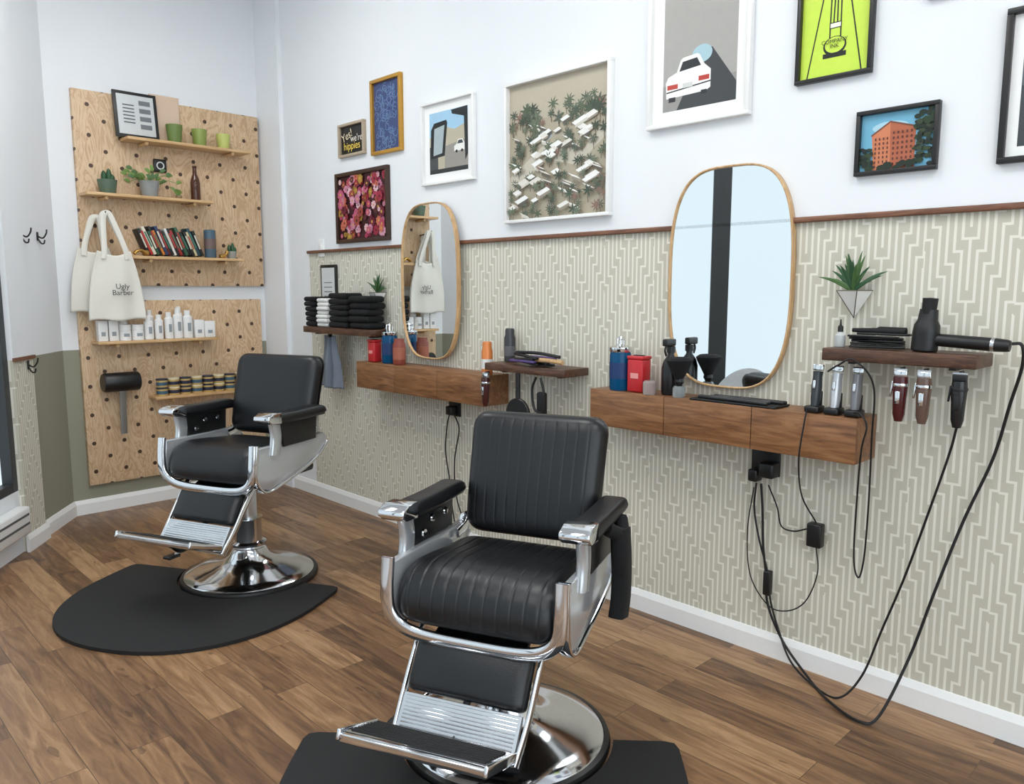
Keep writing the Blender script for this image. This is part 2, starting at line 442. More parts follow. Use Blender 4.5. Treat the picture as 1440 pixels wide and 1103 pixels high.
# ---------------------------------------------------------------- barber chairs
def chair(name,loc,rz,lift,ribs,bw=.49):
    g=grp(name,(loc[0],loc[1],0),rz);Z=lift
    lathe('base_ring',g,[(.335,.0),(.338,.012),(.332,.026),(.318,.03),(.30,.02),(.30,0)],BLK,seg=64)
    lathe('base_dome',g,[(.318,.026),(.31,.034),(.26,.048),(.19,.066),(.13,.088),(.098,.115),(.082,.15),(.078,.165)],CHROME,seg=64)
    lathe('column_sleeve',g,[(.078,.15),(.086,.165),(.086,.18),(.066,.19),(.066,.30),(.070,.31),(.0,.31)],CHROME,seg=40)
    lathe('piston',g,[(.045,.30),(.045,.40+Z)],BRUSH,seg=32)
    box('seat_hub',g,(-.03,0,.42+Z),(.26,.22,.07),BLK,.02)
    box('seat_pan',g,(-.03,0,.485+Z),(.40,.50,.09),BLK,.02)
    tube('pump_lever',g,[(.03,-.06,.24),(.10,-.14,.23),(.20,-.20,.19),(.26,-.23,.16)],.009,CHROME)
    box('lever_pedal',g,(.275,-.235,.157),(.07,.05,.015),BLK,.006)
    side=[(.245,.640),(.252,.56),(.248,.49),(.22,.445),(.17,.430),(.08,.447),(-.08,.487),(-.20,.53),(-.27,.575),(-.285,.61),(-.26,.635),(0,.635)]
    for sgn,nm in ((1,'l'),(-1,'r')):
        y=sgn*.276
        prism('side_panel_'+nm,g,[(a,b+Z) for a,b in side],y-.014,y+.014,ENAMEL,bev=.006)
        yy=y+sgn*.004
        tube('side_edge_'+nm,g,[(.247,yy,.655+Z),(.257,yy,.56+Z),(.250,yy,.48+Z),(.218,yy,.436+Z),(.165,yy,.424+Z),(.08,yy,.441+Z),(-.08,yy,.481+Z),(-.20,yy,.524+Z),(-.285,yy,.585+Z)],.01,CHROME,flat=(.038,.014),up=(0,1,0))
        yo=sgn*.292
        prism('arm_panel_'+nm,g,[(-.18,.62+Z),(.07,.62+Z),(.095,.755+Z),(-.19,.755+Z)],yo-.014,yo+.010,BLK,bev=.004)
        tube('arm_post_'+nm,g,[(.130,yo,.59+Z),(.115,yo,.68+Z),(.130,yo,.76+Z)],.01,ENAMEL,flat=(.030,.062),up=(0,1,0))
        for q in ((-.12,.70),(-.03,.70),(.03,.665)):
            lathe('stud',g,[(0,.006),(.012,.005),(.014,0)],CHROME,(q[0],yo-sgn*.014,q[1]+Z),16,(sgn*math.pi/2,0,0))
        pad('arm_pad_'+nm,g,[(-.235,.762),(-.11,.757),(.03,.757),(.135,.762)],.088,.032,LEA,0,base=.02,corner=.015,nt=20,ns=16,lift=Z,eexp=5.,offy=yo)
        prism('arm_cap_'+nm,g,[(.12,.742+Z),(.19,.748+Z),(.213,.765+Z),(.211,.782+Z),(.175,.797+Z),(.12,.797+Z)],yo-.046,yo+.046,CHROME,bev=.005)
        prism('arm_rail_'+nm,g,[(-.23,.738+Z),(.13,.738+Z),(.13,.752+Z),(-.23,.752+Z)],yo-.03,yo+.03,BLK)
        lathe('back_pivot_'+nm,g,[(.0,.014),(.026,.012),(.03,0)],CHROME,(-.235,sgn*.256,.64+Z),20,(-sgn*math.pi/2,0,0))
        tube('back_arm_'+nm,g,[(-.16,sgn*.252,.61+Z),(-.235,sgn*.250,.635+Z),(-.272,sgn*.243,.74+Z)],.01,CHROME,flat=(.012,.034),up=(0,1,0))
    hw=.276;zt=.655+Z;zb=.430+Z
    pts=[(.254,hw,zt),(.264,hw,.56+Z),(.266,hw-.010,.49+Z),(.262,hw-.055,zb+.018),(.258,hw-.13,zb),(.256,0,zb-.004)]
    pts=pts+[(a,-b,c) for a,b,c in pts[-2::-1]]
    tube('front_band',g,pts,.01,CHROME,flat=(.020,.040),up=(1,0,0),sub=8)
    pad('seat_cushion',g,[(-.215,.550),(-.06,.557),(.07,.571),(.150,.576),(.197,.560),(.216,.515),(.214,.455)],.518,.056,LEA,ribs,lift=Z,corner=.045,puff=.10,base=.02,nt=64,depth=.0019)
    pad('back_cushion',g,[(-.305,1.025),(-.27,.895),(-.235,.76),(-.205,.615)],bw,.050,LEA,ribs,lift=Z,corner=.060,puff=.18,base=.03,nt=50,taper=.008,depth=.0012)
    pad('back_shell',g,[(-.338,1.02),(-.303,.895),(-.268,.76),(-.236,.63)],bw-.012,.030,BLK,0,lift=Z,corner=.055,base=.0,sgn=-1,taper=.008)
    pad('calf_cushion',g,[(.215,.415),(.258,.350),(.300,.278)],.375,.034,LEA,0,lift=Z,corner=.02,puff=.2,base=.012,nt=24)
    for sgn in (1,-1):
        tube('leg_frame_%d'%(sgn+1),g,[(.17,sgn*.20,.445+Z),(.245,sgn*.20,.35+Z),(.315,sgn*.198,.255+Z),(.385,sgn*.19,.172+Z)],.01,CHROME,flat=(.012,.03),up=(0,1,0))
    prism('kick_plate',g,[(.310,.276+Z),(.322,.282+Z),(.396,.178+Z),(.384,.170+Z)],-.185,.185,BRUSH)
    for i in range(12):
        t=(i+.5)/12;tube('kick_rib_%d'%i,g,[(.321+.074*t,-.175,.279+Z-.101*t),(.321+.074*t,.175,.279+Z-.101*t)],.0030,CHROME,res=6,sub=1)
    fp=[(.380,.204+Z),(.395,.219+Z),(.555,.277+Z),(.575,.277+Z),(.575,.252+Z),(.56,.248+Z),(.40,.196+Z)]
    prism('foot_plate',g,fp,-.240,.190,CHROME,bev=.003)
    for i in range(9):
        t=(i+.5)/9;xx=.407+.138*t;zz=.2265+.0505*t+Z
        box('foot_tread_%d'%i,g,(xx,-.025,zz-.003),(.009,.400,.008),BLKM,.002,rot=(0,-.36,0))
    for yy in (-.241,.191): box('foot_end',g,(.485,yy,.240+Z),(.20,.012,.03),CHROME,.004,rot=(0,-.36,0))
    tube('foot_brace',g,[(.22,0,.40+Z),(.31,0,.24+Z),(.43,0,.185+Z),(.50,0,.230+Z)],.012,BLK)
    box('leg_link',g,(.18,0,.42+Z),(.14,.30,.02),BLK,.005,rot=(0,.4,0))
    return g
RZC=math.atan2(-.39,-.92)
C1=(1.655,1.72);C2=(1.732,3.688)
chA=chair('barber_chair',C1,RZC,0.,11)
chB=chair('barber_chair.001',C2,RZC,.085,0,.53)
tube('hanging_towel',chA,[(-.09,.345,.72),(-.08,.352,.64),(-.095,.350,.58),(-.09,.350,.50),(-.075,.347,.44)],.03,CLOTHB,flat=(.045,.10),up=(0,1,0))
tube('towel_knot',chA,[(-.15,.330,.735),(-.10,.348,.70),(-.05,.345,.715),(-.02,.322,.735)],.022,CLOTHB)
tube('towel_tail',chA,[(-.10,.345,.70),(-.12,.352,.60),(-.125,.35,.53)],.03,CLOTHB,flat=(.03,.06),up=(0,1,0))
def fmat(name,loc,rz,bc):
    pts=[]
    c=Vector((bc[0]-loc[0],bc[1]-loc[1]));cx=c.x*math.cos(rz)+c.y*math.sin(rz);cy=-c.x*math.sin(rz)+c.y*math.cos(rz)
    W=.60;fr=.86;st=.18;bk=-.0;R=.346
    for i in range(33):
        a=-math.pi/2+math.pi*i/32
        pts.append((st+(fr-st)*math.copysign(abs(math.cos(a))**.9,math.cos(a)),W*math.copysign(abs(math.sin(a))**.9,math.sin(a))))
    pts+= [(bk+.04,W),(bk+.01,W-.01),(bk,W-.04)]
    a0=math.acos(max(-1,min(1,(bk-cx)/R)))
    for i in range(29):
        a=a0-2*a0*i/28
        pts.append((cx+R*math.cos(a),cy+R*math.sin(a)))
    pts+= [(bk,-W+.04),(bk+.01,-W+.01),(bk+.04,-W)]
    q=[]
    for a in pts:
        if not q or (Vector(a)-Vector(q[-1])).length>.004: q.append(a)
    g=prism(name,None,q,0.0,.016,RUB,'xy')
    g.location=(loc[0],loc[1],0.001);g.rotation_euler=(0,0,rz)
    return g
fmat('anti_fatigue_mat',(1.60,1.74),math.atan2(-.68,-.73),C1);fmat('anti_fatigue_mat.001',(1.655,3.715),math.atan2(-.50,-.87),C2)
# ---------------------------------------------------------------- wall furniture (local frame: x right, y into wall, z up)
RW=-math.pi/2
def wr(name,Y,z): return grp(name,(WX,Y,z),RW)
def console(name,y0,y1):
    g=grp(name,(0,0,0))
    L=(y1-y0)/3;yc=(y0+y1)/2
    box('carcass',g,(WX-.079,yc,.939),(.157,y1-y0,.156),CONS,.001)
    for i in range(3): box('drawer_%d'%i,g,(WX-.157-.006,y0+L*(i+.5),.939),(.014,L-.003,.158),CONS,.0015)
console('floating_drawer_console',1.043,2.208);console('floating_drawer_console.001',2.90,4.06)
def lshelf(name,y0,y1,z,th=.042):
    g=grp(name)
    n=14;pts=[(WX-.001,y0),(WX-.001,y1)]
    for i in range(n+1): pts.append((WX-.172+random.uniform(-.004,.004),y1-(y1-y0)*i/n))
    prism('slab',g,pts,z-th,z,LIVE,'xy',bev=.003)
    for yy in (y0+.08,y1-.08): box('bracket',g,(WX-.061,yy,z-th-.006),(.12,.02,.012),BLK)
lshelf('walnut_wall_shelf',.70,1.175,1.252);lshelf('walnut_wall_shelf.001',2.36,2.895,1.087,.036)
lshelf('walnut_wall_shelf.002',3.90,4.68,1.212,.04)
def mirror(name,Y,rot=0.,out=0.):
    g=grp(name,(WX-out,Y,1.494),RW+rot)
    def se(a,b,n=72,e=3.4): 
        r=[]
        for i in range(n):
            t=2*math.pi*i/n;c=math.cos(t);s=math.sin(t)
            r.append((a*math.copysign(abs(c)**(2/e),c),b*math.copysign(abs(s)**(2/2.9),s)))
        return r
    i_=se(.266,.429)
    prism('glass',g,i_,-.022,-.006,MIR)
    tube('rim',g,[(a,-.016,b) for a,b in se(.2685,.4315)],.01,OAK,flat=(.030,.0075),up=(0,1,0),sub=1,closed=True)
    return g
mirror('wall_mirror',1.637);mirror('wall_mirror.001',3.503,-math.radians(3.2),.017)
# ---------------------------------------------------------------- pictures
def picture(name,y0,y1,z0,z1,fw,fm,mw=0.,dep=.025,art=None,bgc=(240,240,238)):
    g=wr(name,(y0+y1)/2,(z0+z1)/2);w=y1-y0;h=z1-z0
    for nm,c,s in (('frame_top',(0,-dep/2,h/2-fw/2),(w,dep,fw)),('frame_bottom',(0,-dep/2,-h/2+fw/2),(w,dep,fw)),
                   ('frame_left',(-w/2+fw/2,-dep/2,0),(fw,dep,h-2*fw)),('frame_right',(w/2-fw/2,-dep/2,0),(fw,dep,h-2*fw))):
        box(nm,g,c,s,fm,.0015)
    box('backing',g,(0,-.003,0),(w-2*fw+.002,.006,h-2*fw+.002),mat(bgc,.35,name='mat_board',var=.01))
    iw=w/2-fw-mw;ih=h/2-fw-mw
    if art: polys('print',g,art(iw,ih,g),-.0065,.00005)
    return g
def c_(r,g_,b): return mat((r,g_,b),.3,var=.05)
def cl(pts,w,h): return [(max(-w,min(w,u)),max(-h,min(h,v))) for u,v in pts]
def art_hip(w,h,g):
    text('lettering_top',g,"Yes!",.07,(-w*.42,-.0125,h*.30),c_(240,225,190),rot=(math.pi/2,-.3,0))
    text('lettering',g,"we're",.058,(w*.40,-.0125,h*.05),c_(240,235,225))
    text('lettering_low',g,"hippies",.066,(0,-.0125,-h*.45),c_(235,205,90))
    return [(rect(-w,-h,w,h),c_(24,24,26))]
def art_blue(w,h,g):
    L=[(rect(-w,-h,w,h),c_(56,72,118))]
    for i in range(90):
        x=random.uniform(-w*.85,w*.7);z=random.uniform(-h*.9,h*.85);r=random.uniform(.010,.024);a0=random.uniform(0,6)
        L.append((stroke([(x+r*math.cos(a0+k*.6),z+r*math.sin(a0+k*.6)*1.1) for k in range(8)],.005),c_(104,130,172)))
    return L
def art_flower(w,h,g):
    L=[(rect(-w,-h,w,h),c_(60,26,32))]
    cols=[(190,92,124),(208,150,172),(150,40,62),(196,106,84),(176,66,96),(218,180,188),(166,130,60),(110,30,54),(190,120,146),(84,36,44),(150,70,60)]
    for i in range(150):
        x=random.uniform(-w*.95,w*.95);z=random.uniform(-h*.95,h*.95);r=random.uniform(.014,.038);c=c_(*random.choice(cols))
        pts=[]
        for k in range(40):
            t=2*math.pi*k/40;rr=r*(.70+.30*abs(math.cos(t*4+i)))
            pts.append((x+rr*math.cos(t),z+rr*math.sin(t)))
        L.append((cl(pts,w,h),c));L.append((cl(ell(x,z,r*.25,r*.25,8),w,h),c_(200,165,70) if i%2 else c_(70,30,30)))
    return L
def art_window(w,h,g):
    return [(rect(-w,-h,w,h),c_(160,200,226)),([(-w,.2*h),(-w*.2,.5*h),(w*.3,.35*h),(w,.5*h),(w,-h),(-w,-h)],c_(186,178,156)),
      ([(-w*.2,-h*.15),(w,0),(w,-h),(-w*.2,-h)],c_(150,146,138)),
      (rect(-w,-h,-w*.55,-h*.1),c_(70,72,74)),(rect(-w,-h,w,-h*.86),c_(44,46,48)),
      ([(-w*.95,-h*.5),(-w*.92,h*.45),(-w*.75,h*.66),(-w*.1,h*.70),(-w*.05,h*.6),(-w*.2,-h*.45)],c_(24,26,28)),
      ([(-w*.80,-h*.4),(-w*.74,h*.48),(-w*.20,h*.55),(-w*.33,-h*.35)],c_(166,180,184)),
      ([(w*.15,h*.98),(w*.98,h),(w,-h*.5),(w*.86,-h*.7),(w*.8,h*.7),(w*.2,h*.85)],c_(30,32,34)),
      ([(w*.30,-h*.36),(w*.30,-h*.2),(w*.42,-h*.14),(w*.50,-h*.0),(w*.72,h*.0),(w*.82,-h*.14),(w*.82,-h*.36)],c_(236,236,232)),
      ([(w*.45,-h*.14),(w*.52,-h*.03),(w*.70,-h*.03),(w*.76,-h*.14)],c_(60,66,70)),(ell(w*.42,-h*.37,w*.06,h*.05,10),c_(30,30,32)),(ell(w*.70,-h*.37,w*.06,h*.05,10),c_(30,30,32))]
def art_palms(w,h,g):
    L=[(rect(-w,-h,w,h),c_(174,164,143)),(rect(-w,h*.45,w,h),c_(186,176,156)),(ell(-w*.25,h*.2,w*.16,h*.08),c_(166,170,170)),
       (cl([(-w,-h*.35),(-w*.2,h*.1),(w*.5,-h*.1),(w,h*.3),(w,h*.1),(w*.4,-h*.3),(-w*.2,-h*.15),(-w,-h*.6)],w,h),c_(200,193,176))]
    ang=.42
    items=[]
    for i in range(62):
        x=random.uniform(-w*.95,w*.8);z=random.uniform(-h*.95,h*.40);items.append((z,0,x))
    for i in range(150):
        x=random.uniform(-w*.95,w*.95);z=-h*.95+(random.random()**1.1)*h*1.6;items.append((z,1,x))
    for x,z in ((-.5,.62),(-.62,.5),(-.55,.42),(-.42,.5),(.45,.55),(.7,.66),(.62,.45),(.55,.62),(.75,.5),(-.4,.4),(.2,.35)): items.append((z*h,1,x*w))
    items.sort(reverse=True)
    for z,k,x in items:
        if k==0:
            s=random.choice((-1,1));l=random.uniform(.03,.075);d=random.uniform(.02,.035);t=random.uniform(.006,.016)
            ax,az=l,l*math.tan(ang)*.8*s;bx,bz=-d*.8,d*.5*s*-1
            roof=[(x,z),(x+ax,z+az),(x+ax+bx,z+az+abs(bz)),(x+bx,z+abs(bz))]
            L.append((cl([(x,z-t),(x+ax,z+az-t),(x+ax,z+az),(x,z)],w,h),c_(*random.choice([(150,140,124),(206,200,188),(96,88,78)]))))
            L.append((cl(roof,w,h),c_(*random.choice([(232,230,224),(222,218,208),(238,238,234)]))))
        else:
            r=random.uniform(.018,.038)*(1.3 if z>h*.3 else 1)
            c=c_(*random.choice([(78,90,68),(92,102,80),(104,114,94),(64,74,58),(84,94,76),(88,96,82),(72,86,70),(136,106,92)]))
            L.append((cl(stroke([(x,z),(x+.004,z-r*1.5)],.004),w,h),c_(104,92,74)))
            n=random.choice((6,7,8));pts=[];a0=random.uniform(0,1)
            for q in range(n*3):
                tt=a0+2*math.pi*q/(n*3);rr=r*((.28,1.,.62)[q%3])*random.uniform(.85,1.1)
                pts.append((x+rr*math.cos(tt),z+rr*math.sin(tt)*.85))
            L.append((cl(pts,w,h),c))
    return L
def art_taxi(w,h,g):
    def q(pts): return [((a/w+.26)*1.154*w-.9*w,(b/h+.46)*1.15*h-.80*h) for a,b in pts]
    K=c_(46,48,52)
    return [(rect(-w,-h,w,h),c_(168,166,161)),(rect(-w,-h,w,-h*.55),c_(150,148,144)),
      ([(-w*.6,-h),(w*.1,-h*.05),(w*.35,-h*.05),(w,-h*.7),(w,-h)],c_(66,68,70)),
      (ell(w*.08,-h*.12,w*.27,h*.15,24),c_(168,198,208)),
      (q([(-w*.02,-h*.08),(w*.08,h*.10),(w*.14,h*.13),(w*.48,h*.15),(w*.54,h*.12),(w*.66,-h*.04)]),c_(238,238,234)),
      (q([(w*.04,-h*.08),(w*.13,h*.07),(w*.47,h*.09),(w*.58,-h*.05)]),K),
      (q([(-w*.26,-h*.44),(-w*.28,-h*.2),(-w*.22,-h*.12),(-w*.02,-h*.07),(w*.66,-h*.03),(w*.80,-h*.12),(w*.80,-h*.38),(w*.7,-h*.42)]),c_(240,240,236)),
      (q([(-w*.26,-h*.34),(w*.80,-h*.28),(w*.80,-h*.30),(-w*.26,-h*.36)]),K),
      (q(rect(-w*.24,-h*.31,w*.02,-h*.24)),c_(186,66,56)),(q(rect(w*.52,-h*.26,w*.77,-h*.19)),c_(186,66,56)),
      (q(rect(w*.14,-h*.32,w*.38,-h*.25)),c_(210,212,208)),
      (q(rect(-w*.2,-h*.50,-w*.03,-h*.43)),K),(q(rect(w*.58,-h*.46,w*.72,-h*.40)),K)]
def art_neon(w,h,g):
    K=c_(30,32,24);B=c_(200,228,80)
    L=[(rect(-w,-h,w,h),B)]
    for pts in ([(-w*.3,h),(-w*.8,-h)],[(w*.3,h),(w*.8,-h)],[(-w*.14,h),(-w*.16,-h*.3)],[(w*.14,h),(w*.16,-h*.3)],[(-w*.03,h),(-w*.06,h*.05)],[(w*.04,h),(w*.05,h*.05)]): L.append((stroke(pts,.005),K))
    L.append((ell(0,-h*.38,w*.34,h*.20),K));L.append((ell(0,-h*.36,w*.29,h*.165),B));L.append((rect(-w*.34,-h*.62,w*.34,-h*.52),K))
    L.append((rect(-w*.18,-h*.02,w*.18,h*.11),K));L.append((rect(-w*.15,h*.0,w*.15,h*.09),c_(236,240,220)))
    text('lettering',g,"COMPANY\nINK",.019,(0,-.0105,-h*.34),K)
    return L
def art_building(w,h,g):
    L=[(rect(-w,-h,w,h),c_(110,174,202)),(ell(-w*.2,h*.5,w*.5,h*.2),c_(165,205,220)),
      ([(-w*.62,-h),(-w*.70,h*.25),(-w*.20,h*.66),(w*.5,h*.38),(w*.5,-h)],c_(176,98,68)),
      ([(-w*.62,-h),(-w*.70,h*.25),(-w*.20,h*.66),(-w*.16,-h)],c_(206,126,88)),
      (stroke([(-w*.72,h*.25),(-w*.20,h*.68),(w*.52,h*.40)],.006),c_(120,70,50))]
    D=c_(96,52,40)
    for r in range(7):
        for c in range(5): L.append((rect(-w*.11+c*w*.12,-h*.85+r*h*.18+c*-.0*h,-w*.06+c*w*.12,-h*.76+r*h*.18),D))
        for c in range(4): L.append((rect(-w*.60+c*w*.11,-h*.9+r*h*.16,-w*.56+c*w*.11,-h*.81+r*h*.16),D))
    for i in range(120):
        s=random.choice((-1,1,1));x=s*w*random.uniform(.52,.98);z=random.uniform(-h*.98,h*.95) if s>0 else random.uniform(-h*.98,-h*.2)
        if s<0: x-=w*.12
        L.append((cl(ell(x,z,w*random.uniform(.05,.11),h*random.uniform(.05,.12),7),w,h),c_(*random.choice([(28,42,26),(38,56,32),(20,30,22),(52,66,40)]))))
    for i in range(16): 
        x=random.uniform(-w*.5,w*.5);L.append((cl(ell(x,-h*random.uniform(.8,1),w*.1,h*.1,7),w,h),c_(30,40,26)))
    return L
def art_walk(w,h,g):
    K=c_(30,36,38)
    return [(rect(-w,-h,w,h),c_(86,96,100)),(rect(-w,-h,w,0),c_(58,64,68)),(stroke([(-w*.75,h*.5),(-w*.6,h*.2),(-w*.8,0)],.014),K),(ell(-w*.6,h*.62,.016,.016),K),(rect(-w*.2,-h*.8,w*.9,h*.7),c_(120,132,138))]
FW=mat((236,236,234),.35,name='white_frame',var=.01);FB=mat((24,22,21),.4,name='black_frame')
FDB=mat((58,36,26),.4,name='dark_brown_frame');FG=mat((196,148,62),.35,.5,name='gold_frame');FT=mat((176,160,138),.5,name='taupe_frame')
picture('picture_frame',4.144,4.43,2.275,2.477,.016,FT,art=art_hip)
picture('picture_frame.001',3.766,4.067,2.248,2.68,.020,FG,art=art_blue)
picture('picture_frame.002',3.907,4.48,1.744,2.182,.024,FDB,art=art_flower)
picture('picture_frame.003',3.14,3.58,2.024,2.467,.014,FW,.045,art=art_window)
picture('picture_frame.004',2.233,2.90,1.778,2.451,.016,FW,.0,.035,art=art_palms)
picture('picture_frame.005',1.571,2.04,2.111,2.70,.016,FW,.05,.03,art=art_taxi)
picture('picture_frame.006',1.125,1.394,2.18,2.53,.014,FB,art=art_neon)
picture('picture_frame.007',.90,1.163,1.837,2.052,.014,FB,art=art_building)
picture('picture_frame.008',.40,.729,1.832,2.283,.018,FB,.03,art=art_walk)
picture('picture_frame.009',.62,.965,2.372,2.75,.014,FB,art=art_blue)
g=wr('light_switch_plate',4.70,1.726);box('plate',g,(0,-.004,0),(.07,.008,.115),WHITE,.003);box('rocker',g,(0,-.009,0),(.03,.006,.06),WHITE,.002)  # light switch with a rocker
# ---------------------------------------------------------------- plants in geometric planters
GREEN=mat((50,88,56),.5,var=.25,scale=30);GREEN2=mat((78,110,62),.5,var=.25,scale=30);GREENL=mat((112,140,68),.5,var=.2)
def leafblade(name,p,base,tip,w,m,bend=.02):
    b=Vector(base);t=Vector(tip);d=t-b;sd=d.cross(Vector((0,1,0)));
    if sd.length<1e-5: sd=Vector((1,0,0))
    sd.normalize();n=6;vs=[];fs=[]
    for i in range(n+1):
        k=i/n;c=b.lerp(t,k)+Vector((0,0,bend*math.sin(k*math.pi*.9)));ww=w*(math.sin(math.pi*min(1,.25+k*.75)))**.8+.0005
        vs+= [c-sd*ww,c+Vector((0,-ww*.4,0)),c+sd*ww]
    for i in range(n):
        for k in range(2): a=i*3+k;fs.append((a,a+1,a+4,a+3))
    return mk(name,p,vs,fs,m,True)
def planter(name,Y,z,s=1.):
    g=wr(name,Y,z)
    a=.05*s;y=-.008;o=-.10*s
    P=dict(A=(-a*1.05,y,0),B=(a*1.05,y,0),C=(-a*.7,o,0),D=(a*.7,o,0),T=(0,y-.02,-.095*s))
    mk('shell',g,[P['A'],P['B'],P['D'],P['C'],P['T']],[(0,3,4),(3,2,4),(2,1,4),(0,4,1)],mat((244,244,240),.4,name='planter_ceramic',var=.01))
    mk('soil',g,[(-a,y,-.006),(a,y,-.006),(a*.66,o*.95,-.006),(-a*.66,o*.95,-.006)],[(0,1,2,3)],mat((70,60,50),.9))
    W_=mat((110,104,88),.4,.6)
    for i,(u,v) in enumerate((('A','B'),('B','D'),('D','C'),('C','A'),('C','T'),('D','T'))): tube('edge_%d'%i,g,[P[u],P[v]],.0016,W_,sub=1)
    for i in range(30):
        an=random.uniform(0,2*math.pi);el=random.uniform(.15,1.5);l=.118*s*random.uniform(.65,1.1)
        tip=(l*math.cos(el)*math.cos(an),-.05*s+min(.035*s,l*.6*math.cos(el)*math.sin(an)),l*math.sin(el)+.01)
        leafblade('leaf_%d'%i,g,(0,-.05*s,-.004),tip,.0062*s,GREEN if i%2 else GREEN2,.012)
planter('geometric_wall_planter',1.132,1.447);planter('geometric_wall_planter.001',4.005,1.432,.85)
# ---------------------------------------------------------------- bottles & tools
def P_(name,x,Y,z): return grp(name,(x,Y,z))
def disinfect(name,x,Y,z):
    g=P_(name,x,Y,z)
    lathe('jar',g,[(.0,.0),(.044,.0),(.047,.008),(.047,.15),(.044,.165),(.034,.17)],m_glass('blue_disinfectant',(16,92,140),.08,.35),seg=32)
    lathe('label',g,[(.0476,.05),(.0476,.12)],mat((20,52,100),.5),seg=32)
    lathe('lid',g,[(.048,.165),(.05,.17),(.05,.185),(.03,.192),(.008,.198),(.006,.215),(.012,.222),(.008,.232),(0,.234)],CHROME,seg=32)
    tube('handle_rod',g,[(.02,0,.19),(.02,0,.225),(-.02,0,.225),(-.02,0,.19)],.003,CHROME,sub=2)
disinfect('disinfectant_jar',2.70,2.09,1.0185);disinfect('disinfectant_jar.001',2.72,3.82,1.0185)
RED=mat((190,38,44),.35,name='red_plastic')
def sharps(name,x,Y,z,w=.08,h=.14):
    g=P_(name,x,Y,z)
    box('bin',g,(0,0,h/2),(w*.8,w,h),RED,.008)
    box('lid',g,(0,0,h+.006),(w*.84,w*1.04,.014),RED,.004);box('slot',g,(0,0,h+.0145),(w*.2,w*.6,.004),BLK)
    box('label',g,(-w*.4-.0008,0,h*.5),(.0015,w*.5,h*.16),mat((226,150,145),.5))
sharps('sharps_container',2.70,1.99,1.0185);sharps('sharps_container.001',2.70,3.95,1.0185,.07,.12)
g=P_('sanitizer_canister',2.70,3.70,1.0185);lathe('can',g,[(0,0),(.035,0),(.037,.01),(.037,.12),(.03,.13),(.03,.15),(.0,.152)],mat((130,58,42),.4));lathe('label',g,[(.0375,.03),(.0375,.10)],mat((160,92,70),.5))
def spray(name,x,Y,z,col,s=1.):
    g=P_(name,x,Y,z)
    lathe('bottle',g,[(0,0),(.03*s,0),(.033*s,.01),(.033*s,.10*s),(.026*s,.125*s),(.012*s,.145*s),(.012*s,.16*s)],mat(col,.35),seg=28)
    lathe('collar',g,[(.016*s,.155*s),(.016*s,.178*s),(0,.18*s)],BLK,seg=20)
    box('nozzle',g,(-.012*s,0,.193*s),(.06*s,.022*s,.026*s),BLK,.005)
    tube('trigger',g,[(-.03*s,0,.185*s),(-.038*s,0,.165*s),(-.030*s,0,.145*s)],.004*s,BLK)
spray('spray_bottle',2.72,1.845,1.0185,(24,24,26),1.12)
g=P_('neck_duster_brush',2.68,1.775,1.0185)
lathe('glass_jar',g,[(0,0),(.024,0),(.026,.01),(.026,.035),(.02,.045)],m_glass('clear_glass',(215,225,225),.03,.7),seg=24)
lathe('handle',g,[(0,.006),(.011,.006),(.013,.05),(.02,.062),(.018,.075)],BLK,seg=24)
lathe('bristles',g,[(.018,.07),(.032,.095),(.056,.135),(.062,.15),(.045,.160),(0,.152)],CLOTHB,seg=32,sy=.8)
g=P_('glass_clip_jar',2.66,1.905,1.0185);lathe('jar',g,[(0,0),(.026,0),(.028,.01),(.028,.05),(.02,.058),(0,.06)],m_glass('jar_glass',(210,200,195),.05,.6),seg=24)
for i in range(6): tube('clip_%d'%i,g,[(random.uniform(-.015,.015),random.uniform(-.015,.015),.01),(random.uniform(-.012,.012),random.uniform(-.012,.012),.045)],.003,RED if i%2 else CHROME,sub=1)
g=P_('shear_and_comb_mat',2.70,1.52,1.0185)
box('mat',g,(0,0,.004),(.12,.36,.008),BLKM,.003)
for i in range(4): box('tool_%d'%i,g,(-.04+.026*i,random.uniform(-.03,.03),.014),(.014,.30,.012),BLK,.004,rot=(0,0,random.uniform(-.08,.08)))
def clipper_up(name,x,Y,z,col,metal=0.):
    g=P_(name,x,Y,z)
    box('charging_stand',g,(0,0,.012),(.06,.052,.024),BLK,.006);box('stand_back',g,(.02,0,.045),(.012,.036,.06),BLK,.004)
    lathe('body',g,[(0,.02),(.016,.02),(.019,.05),(.021,.09),(.018,.125),(.020,.145),(.0,.147)],mat(col,.3,metal),seg=24,sy=.85,rot=(0,.12,0))
    box('blade',g,(.019,0,.158),(.014,.038,.022),CHROME,.003,rot=(0,.12,0));box('switch',g,(-.012,0,.10),(.006,.01,.03),CHROME,.002,rot=(0,.12,0))
clipper_up('hair_clipper',2.69,1.215,1.0185,(50,56,60));clipper_up('hair_clipper.001',2.69,1.145,1.0185,(205,208,212),.5);clipper_up('hair_clipper.002',2.69,1.075,1.0185,(130,130,134),.4)
def clipper_hang(name,x,Y,ztop,col,m2=CHROME):
    g=P_(name,x,Y,ztop)
    box('hook',g,(.012,0,.004),(.03,.006,.012),BLK)
    box('blade',g,(0,0,-.010),(.016,.040,.022),m2,.003)
    box('blade_teeth',g,(0,0,.003),(.008,.040,.006),BRUSH)
    lathe('body',g,[(0,-.165),(.012,-.163),(.018,-.14),(.020,-.09),(.023,-.045),(.021,-.02),(.0,-.02)],mat(col,.22),seg=24,sy=1.)
    lathe('ring',g,[(.0235,-.05),(.0245,-.045),(.0235,-.04)],m2,seg=24)
    box('lever',g,(-.006,.024,-.06),(.008,.006,.05),m2,.002,rot=(.1,0,0));box('badge',g,(-.0215,0,-.085),(.003,.014,.04),m2,.001)
